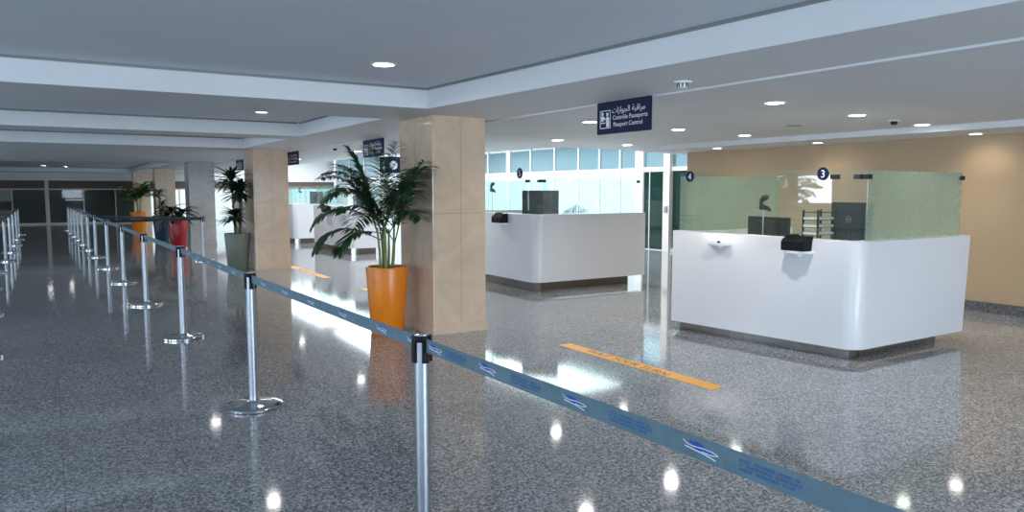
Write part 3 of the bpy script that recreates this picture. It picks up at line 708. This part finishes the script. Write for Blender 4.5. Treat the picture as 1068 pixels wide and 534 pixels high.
# nearest counter (desks 3 and 4)
c3, W3, D3 = counter(6.28, 8.24, 4.03, 6.42, .105, 1.12, 'large white service counter numbered 3 and 4 with green etched glass, nearest of the row', [('3', .45, 1.755, .063), ('4', 2.20, 1.755, .063)], frost='etch', flare=.27, lean=.07)
shelf(c3, 1.63, 1.02, .34, .16, True); shelf(c3, .62, 1.005)
reader(6.28 - .045, 4.03 + .62, 1.005, 'black reader box on the nearest counter below its number 3', .26, .145, G_RD)
monitor(7.05, 4.62, .75, -.05, 'black monitor with round emblem on its back behind glass number 3', .46, .46, True, G_MON, .12)
monitor(7.05, 5.66, .75, -.12, 'wide black monitor seen from behind between numbers 3 and 4 on the nearest counter', .62, .40, False, G_MON)
webcam(6.75, 5.50, .75, 'black camera on a thin pole above the wide monitor of the nearest counter', .76, 0, G_CAM)
# letter tray
r = empty('letter_tray', (6.85, 4.86, .752)); tag(r, 'black letter tray stacked with white papers beside the emblem monitor', 'letter tray')
bm = bmesh.new()
for k_ in range(5): add_box(bm, -.16, .16, -.09, .09, .30 + k_ * .078, .306 + k_ * .078)
for yy in (-.09, .084): add_box(bm, -.16, -.13, yy, yy + .006, .0, .64); add_box(bm, .13, .16, yy, yy + .006, .0, .64)
obj('tray_frame', bm, M['black'], r)
for k_ in range(4): box('paper_stack', M['white2'], r, -.155, .13, -.08, .08, .3065 + k_ * .078, .330 + k_ * .078)
box('paper_box', M['white2'], r, -.15, .12, -.085, .085, 0, .29, .004)
# second counter (desk 5)
c5, W5, D5 = counter(6.36, 8.62, 9.48, 12.3, .15, 1.215, 'white service counter numbered 5 to the right of the broad column', [('5', .55, 1.865, .085)], frost='frost', pl='plinth', zg=.60)
shelf(c5, .95, 1.06)
reader(6.36 - .045, 9.48 + .95, 1.06, 'black reader box on the shelf of counter number 5', .30, .15, G_RD)
monitor(7.0, 10.28, .75, .75, 'black monitor on counter number 5 seen through its glass', .62, .40, False, G_MON, .30)
webcam(6.75, 11.45, .75, 'black camera on a pole beside the broad column, above counter number 5', .95, 0, G_CAM)
# folded wire paper holder on counter 5
r = empty('wire_paper_holder', (7.35, 9.78, 1.0)); tag(r, 'blue-grey wire holder of leaning papers on counter number 5', 'paper holder')
bm = bmesh.new()
for i in range(11):
    a = -.30 + .06 * i; add_tube(bm, [(a, 0, .17), (a * .75 + .05, .02, .37 - abs(a) * .35), (a * .4 - .06 + .01 * i, .03, .22)], .007, 5)
add_tube(bm, [(-.33, 0, .17), (.33, 0, .17)], .008, 6); obj('wire_frame', bm, pbr('blue_wire', (.16, .20, .34), .4), r, True)
bm = bmesh.new(); add_box(bm, -.30, .30, -.06, .10, -.25, .165); obj('tray', bm, M['white2'], r)
# farther counters
c7, W7, D7 = counter(6.22, 7.15, 17.4, 20.3, .16, 1.18, 'white service counter behind the palm, third in the row', [], detail=False, zg=.55)
shelf(c7, .45, 1.02); shelf(c7, 1.6, 1.02)
reader(6.175, 17.85, 1.02, 'black reader box on the palm-side end of the third counter', .34, .16, G_RD)
reader(6.175, 19.0, 1.02, 'black reader box on the far half of the third counter', .34, .16, G_RD)
monitor(6.72, 17.95, .75, .3, 'black monitor half hidden by the palm on the third counter', .60, .46, False, G_MON, .20)
webcam(6.6, 19.4, .75, 'black camera on a bent pole on the third counter', .95, .4, G_CAM)
c9, W9, D9 = counter(6.1, 7.6, 21.9, 24.6, .16, 1.18, 'white service counter beside the second column, fourth in the row', [], detail=False, zg=.55)
shelf(c9, .9, 1.02)
reader(6.055, 22.8, 1.02, 'black reader box on the fourth counter', .34, .16, G_RD)
monitor(6.9, 22.2, .75, .3, 'dark monitor on the fourth counter', .62, .46, False, G_MON, .20)
webcam(6.6, 22.9, .75, 'black camera on a pole on the fourth counter', .90, .4, G_CAM)
c11, W11, D11 = counter(6.2, 7.8, 27.0, 30.6, .16, 1.18, 'white service counter seen between the cane plant and the grey column', [], detail=False, zg=.55)
shelf(c11, .9, 1.02)
reader(6.155, 27.9, 1.02, 'black reader box on the counter behind the cane plant', .34, .16, G_RD)
monitor(6.7, 29.6, .75, .2, 'dark monitor on the counter between cane plant and grey column', .62, .46, False, G_MON, .20)

# ------------------------------------------------------------------ ceiling fittings
def downlight(x, y, z, label, rad=.085, group='round ceiling downlights'):
    r = empty('downlight', (x, y, z)); tag(r, label, 'ceiling light', group)
    bm = bmesh.new(); n = 32
    prof = [(rad + .022, 0), (rad + .020, -.006), (rad, -.008), (rad - .004, -.002)]
    add_lathe(bm, prof, n, caps=False); obj('trim_ring', bm, M['white2'], r, True)
    bm = bmesh.new(); add_lathe(bm, [(rad - .003, -.003), (rad - .006, -.005)], n); obj('diffuser', bm, M['glow'], r, True)
    return r
def spot(x, y, z, e, col=(1, .97, .94), size=150):
    l = bpy.data.lights.new('downlight_or_fill_beam', 'SPOT'); l.energy = e; l.color = col; l.spot_size = math.radians(size); l.spot_blend = .6; l.shadow_soft_size = .07
    o_ = bpy.data.objects.new('downlight_or_fill_beam', l); C.objects.link(o_); o_.location = (x, y, z - .03)
k = .786 / .8
RL = [(5.71, 4.56, 'downlight above and before the nearest counter, left of the number 3'), (7.40, 4.84, 'downlight above the nearest counter, over number 3'), (9.16, 5.12, 'downlight beyond the nearest counter towards the tan wall'),
      (5.46, 6.99, 'downlight just left of the largest sign'), (7.14, 7.24, 'downlight just right of the largest sign'), (8.72, 7.48, 'downlight over the gap behind the nearest counter, third in its line'),
      (7.00, 9.79, 'downlight over counter number 5'), (8.79, 10.17, 'downlight between counter number 5 and the green door')]
for x, y, lab in RL:
    downlight(x * k, y * k, ZR, lab); spot(x * k, y * k, ZR, 50)
for x, y, lab in ((9.6, 3.15, 'downlight in the soffit nearest to the viewer'), (10.0, 4.9, 'downlight in the low soffit at the right edge of the picture'), (9.9, 7.1, 'downlight in the low soffit above the etched side glass'), (9.7, 8.9, 'downlight in the low soffit above the number 4')):
    if y < 4: continue
    downlight(x, y, 2.31, lab, .075); spot(x, y, 2.31, 7, (1, .85, .66))
HL = [(2.32, 5.64, 'bright downlight in the big recessed ceiling field in front of the broad column'), (2.38, 9.85, 'downlight in the second recessed ceiling field'), (2.38, 13.9, 'downlight in the third recessed ceiling field')]
for x, y, lab in HL:
    downlight(x, y, ZC, lab); spot(x, y, ZC, 14)
for x, y, lab in ((5.4, 14.6, 'downlight before the third counter'), (5.4, 12.2, 'downlight left of the sign above the palm'), (5.5, 19.2, 'downlight before the fourth counter')):
    downlight(x, y, ZR, lab); spot(x, y, ZR, 55)
for x, y, lab in ((-.1, 36.5, 'downlight near the far glass wall, left of the post row'), (.7, 37.2, 'downlight near the far glass wall, over the post row'), (2.2, 30, 'downlight in the last recessed ceiling field')):
    downlight(x, y, ZC, lab, .10); spot(x, y, ZC, 8)
for x, y in ((4.9, 1.9), (6.6, 2.2), (8.3, 2.5), (5.2, -.7), (7.0, -.5), (5.4, 12.2), (5.3, 17), (5.3, 21.5), (2.3, 1.5), (2.3, -2.3)): spot(x, y, ZR if x > 4 else ZC, (24 if y < 3 else 50) if x > 4 else 25)  # beams without fixtures, added to light the foreground and the counter fronts
# smoke detectors, camera dome, speakers
def detector(x, y, z, label, s=1.):
    r = empty('smoke_detector', (x, y, z)); tag(r, label, 'smoke detector', 'ceiling smoke detectors')
    lathe('mount', M['white2'], r, [(.040 * s, -.012), (.062 * s, -.012), (.066 * s, -.006), (.066 * s, 0)], 28)
    lathe('sensor_head', M['dark'] if s < 1 else M['white2'], r, [(.018 * s, -.052), (.034 * s, -.046), (.036 * s, -.028), (.030 * s, -.012)], 24)
    bm = bmesh.new()
    for i in range(8):
        a = 2 * PI * i / 8; add_box(bm, .034 * math.cos(a) * s - .004, .034 * math.cos(a) * s + .004, .034 * math.sin(a) * s - .004, .034 * math.sin(a) * s + .004, -.042, -.014)
    obj('sensor_vents', bm, M['dark'], r)
detector(4.03, 4.05, ZB, 'white smoke detector on the beam to the right of the largest sign')
detector(8.18, 4.89, ZR, 'small smoke detector between two downlights above the nearest counter', .95)
detector(4.6, 13.6, ZR, 'small smoke detector near the sign above the palm', .95)
def speaker(x, y, z, label, rad=.11, m='frame_d'):
    r = empty('ceiling_speaker', (x, y, z)); tag(r, label, 'ceiling speaker', 'round ceiling speakers')
    lathe('rim', M['white2'], r, [(rad - .01, -.004), (rad + .012, -.006), (rad + .016, 0)], 32)
    lathe('grille', M[m], r, [(rad - .02, -.009), (rad - .008, -.0065), (rad - .008, -.004)], 32)
speaker(7.75, 5.9, ZR, 'dull round speaker in the ceiling above the nearest counter')
speaker(-1.35, 30.5, ZC, 'dark round speaker in the far recessed ceiling', .16)

# ------------------------------------------------------------------ light
W = bpy.data.worlds.new('World'); S.world = W; W.use_nodes = True
wt = W.node_tree; wt.nodes.clear(); wo = wt.nodes.new('ShaderNodeOutputWorld'); bg = wt.nodes.new('ShaderNodeBackground')
bg.inputs[0].default_value = (.80, .90, 1, 1); bg.inputs[1].default_value = 1.1; wt.links.new(bg.outputs[0], wo.inputs[0])
def area(name, loc, rot, sx, sy, e, col):
    l = bpy.data.lights.new(name, 'AREA'); l.shape = 'RECTANGLE'; l.size = sx; l.size_y = sy; l.energy = e; l.color = col
    o_ = bpy.data.objects.new(name, l); C.objects.link(o_); o_.location = loc; o_.rotation_euler = rot; return o_
DAY = (.70, .84, 1)
for h0, h1, za, zb in LW: area('window_daylight', (-7.44, (h0 + h1) / 2, (za + zb) / 2), (0, -PI / 2, 0), zb - za, h1 - h0, 100 if h0 < 6 else (16 if h1 - h0 > 1.65 else 55) * (h1 - h0) * (zb - za), DAY)
for h0, h1, za, zb in BW: area('window_daylight', ((h0 + h1) / 2, -6.44, (za + zb) / 2), (PI / 2, 0, 0), h1 - h0, zb - za, {-6: 35, 1.2: 210, 3.7: 180, 6.8: 40}[h0], DAY)
area('atrium_fill', (10.2, 19, 3.45), (0, 0, 0), 4.5, 13, 850, (.92, .97, 1))  # added area lamps brighten the atrium under its closed ceiling
area('atrium_fill', (10.2, 33, 3.45), (0, 0, 0), 4.5, 12, 800, (.92, .97, 1))
area('back_room_light', (15.8, 21, 3.4), (0, 0, 0), 2.5, 18, 480, (.85, .95, 1))

S.view_settings.view_transform = 'Standard'; S.view_settings.look = 'None'; S.view_settings.gamma = 1; S.view_settings.exposure = .38
S.view_settings.use_curve_mapping = False
S.cycles.use_denoising = True; S.cycles.max_bounces = 8; S.cycles.transparent_max_bounces = 16; S.cycles.sample_clamp_indirect = 6; S.cycles.caustics_reflective = False; S.cycles.caustics_refractive = False
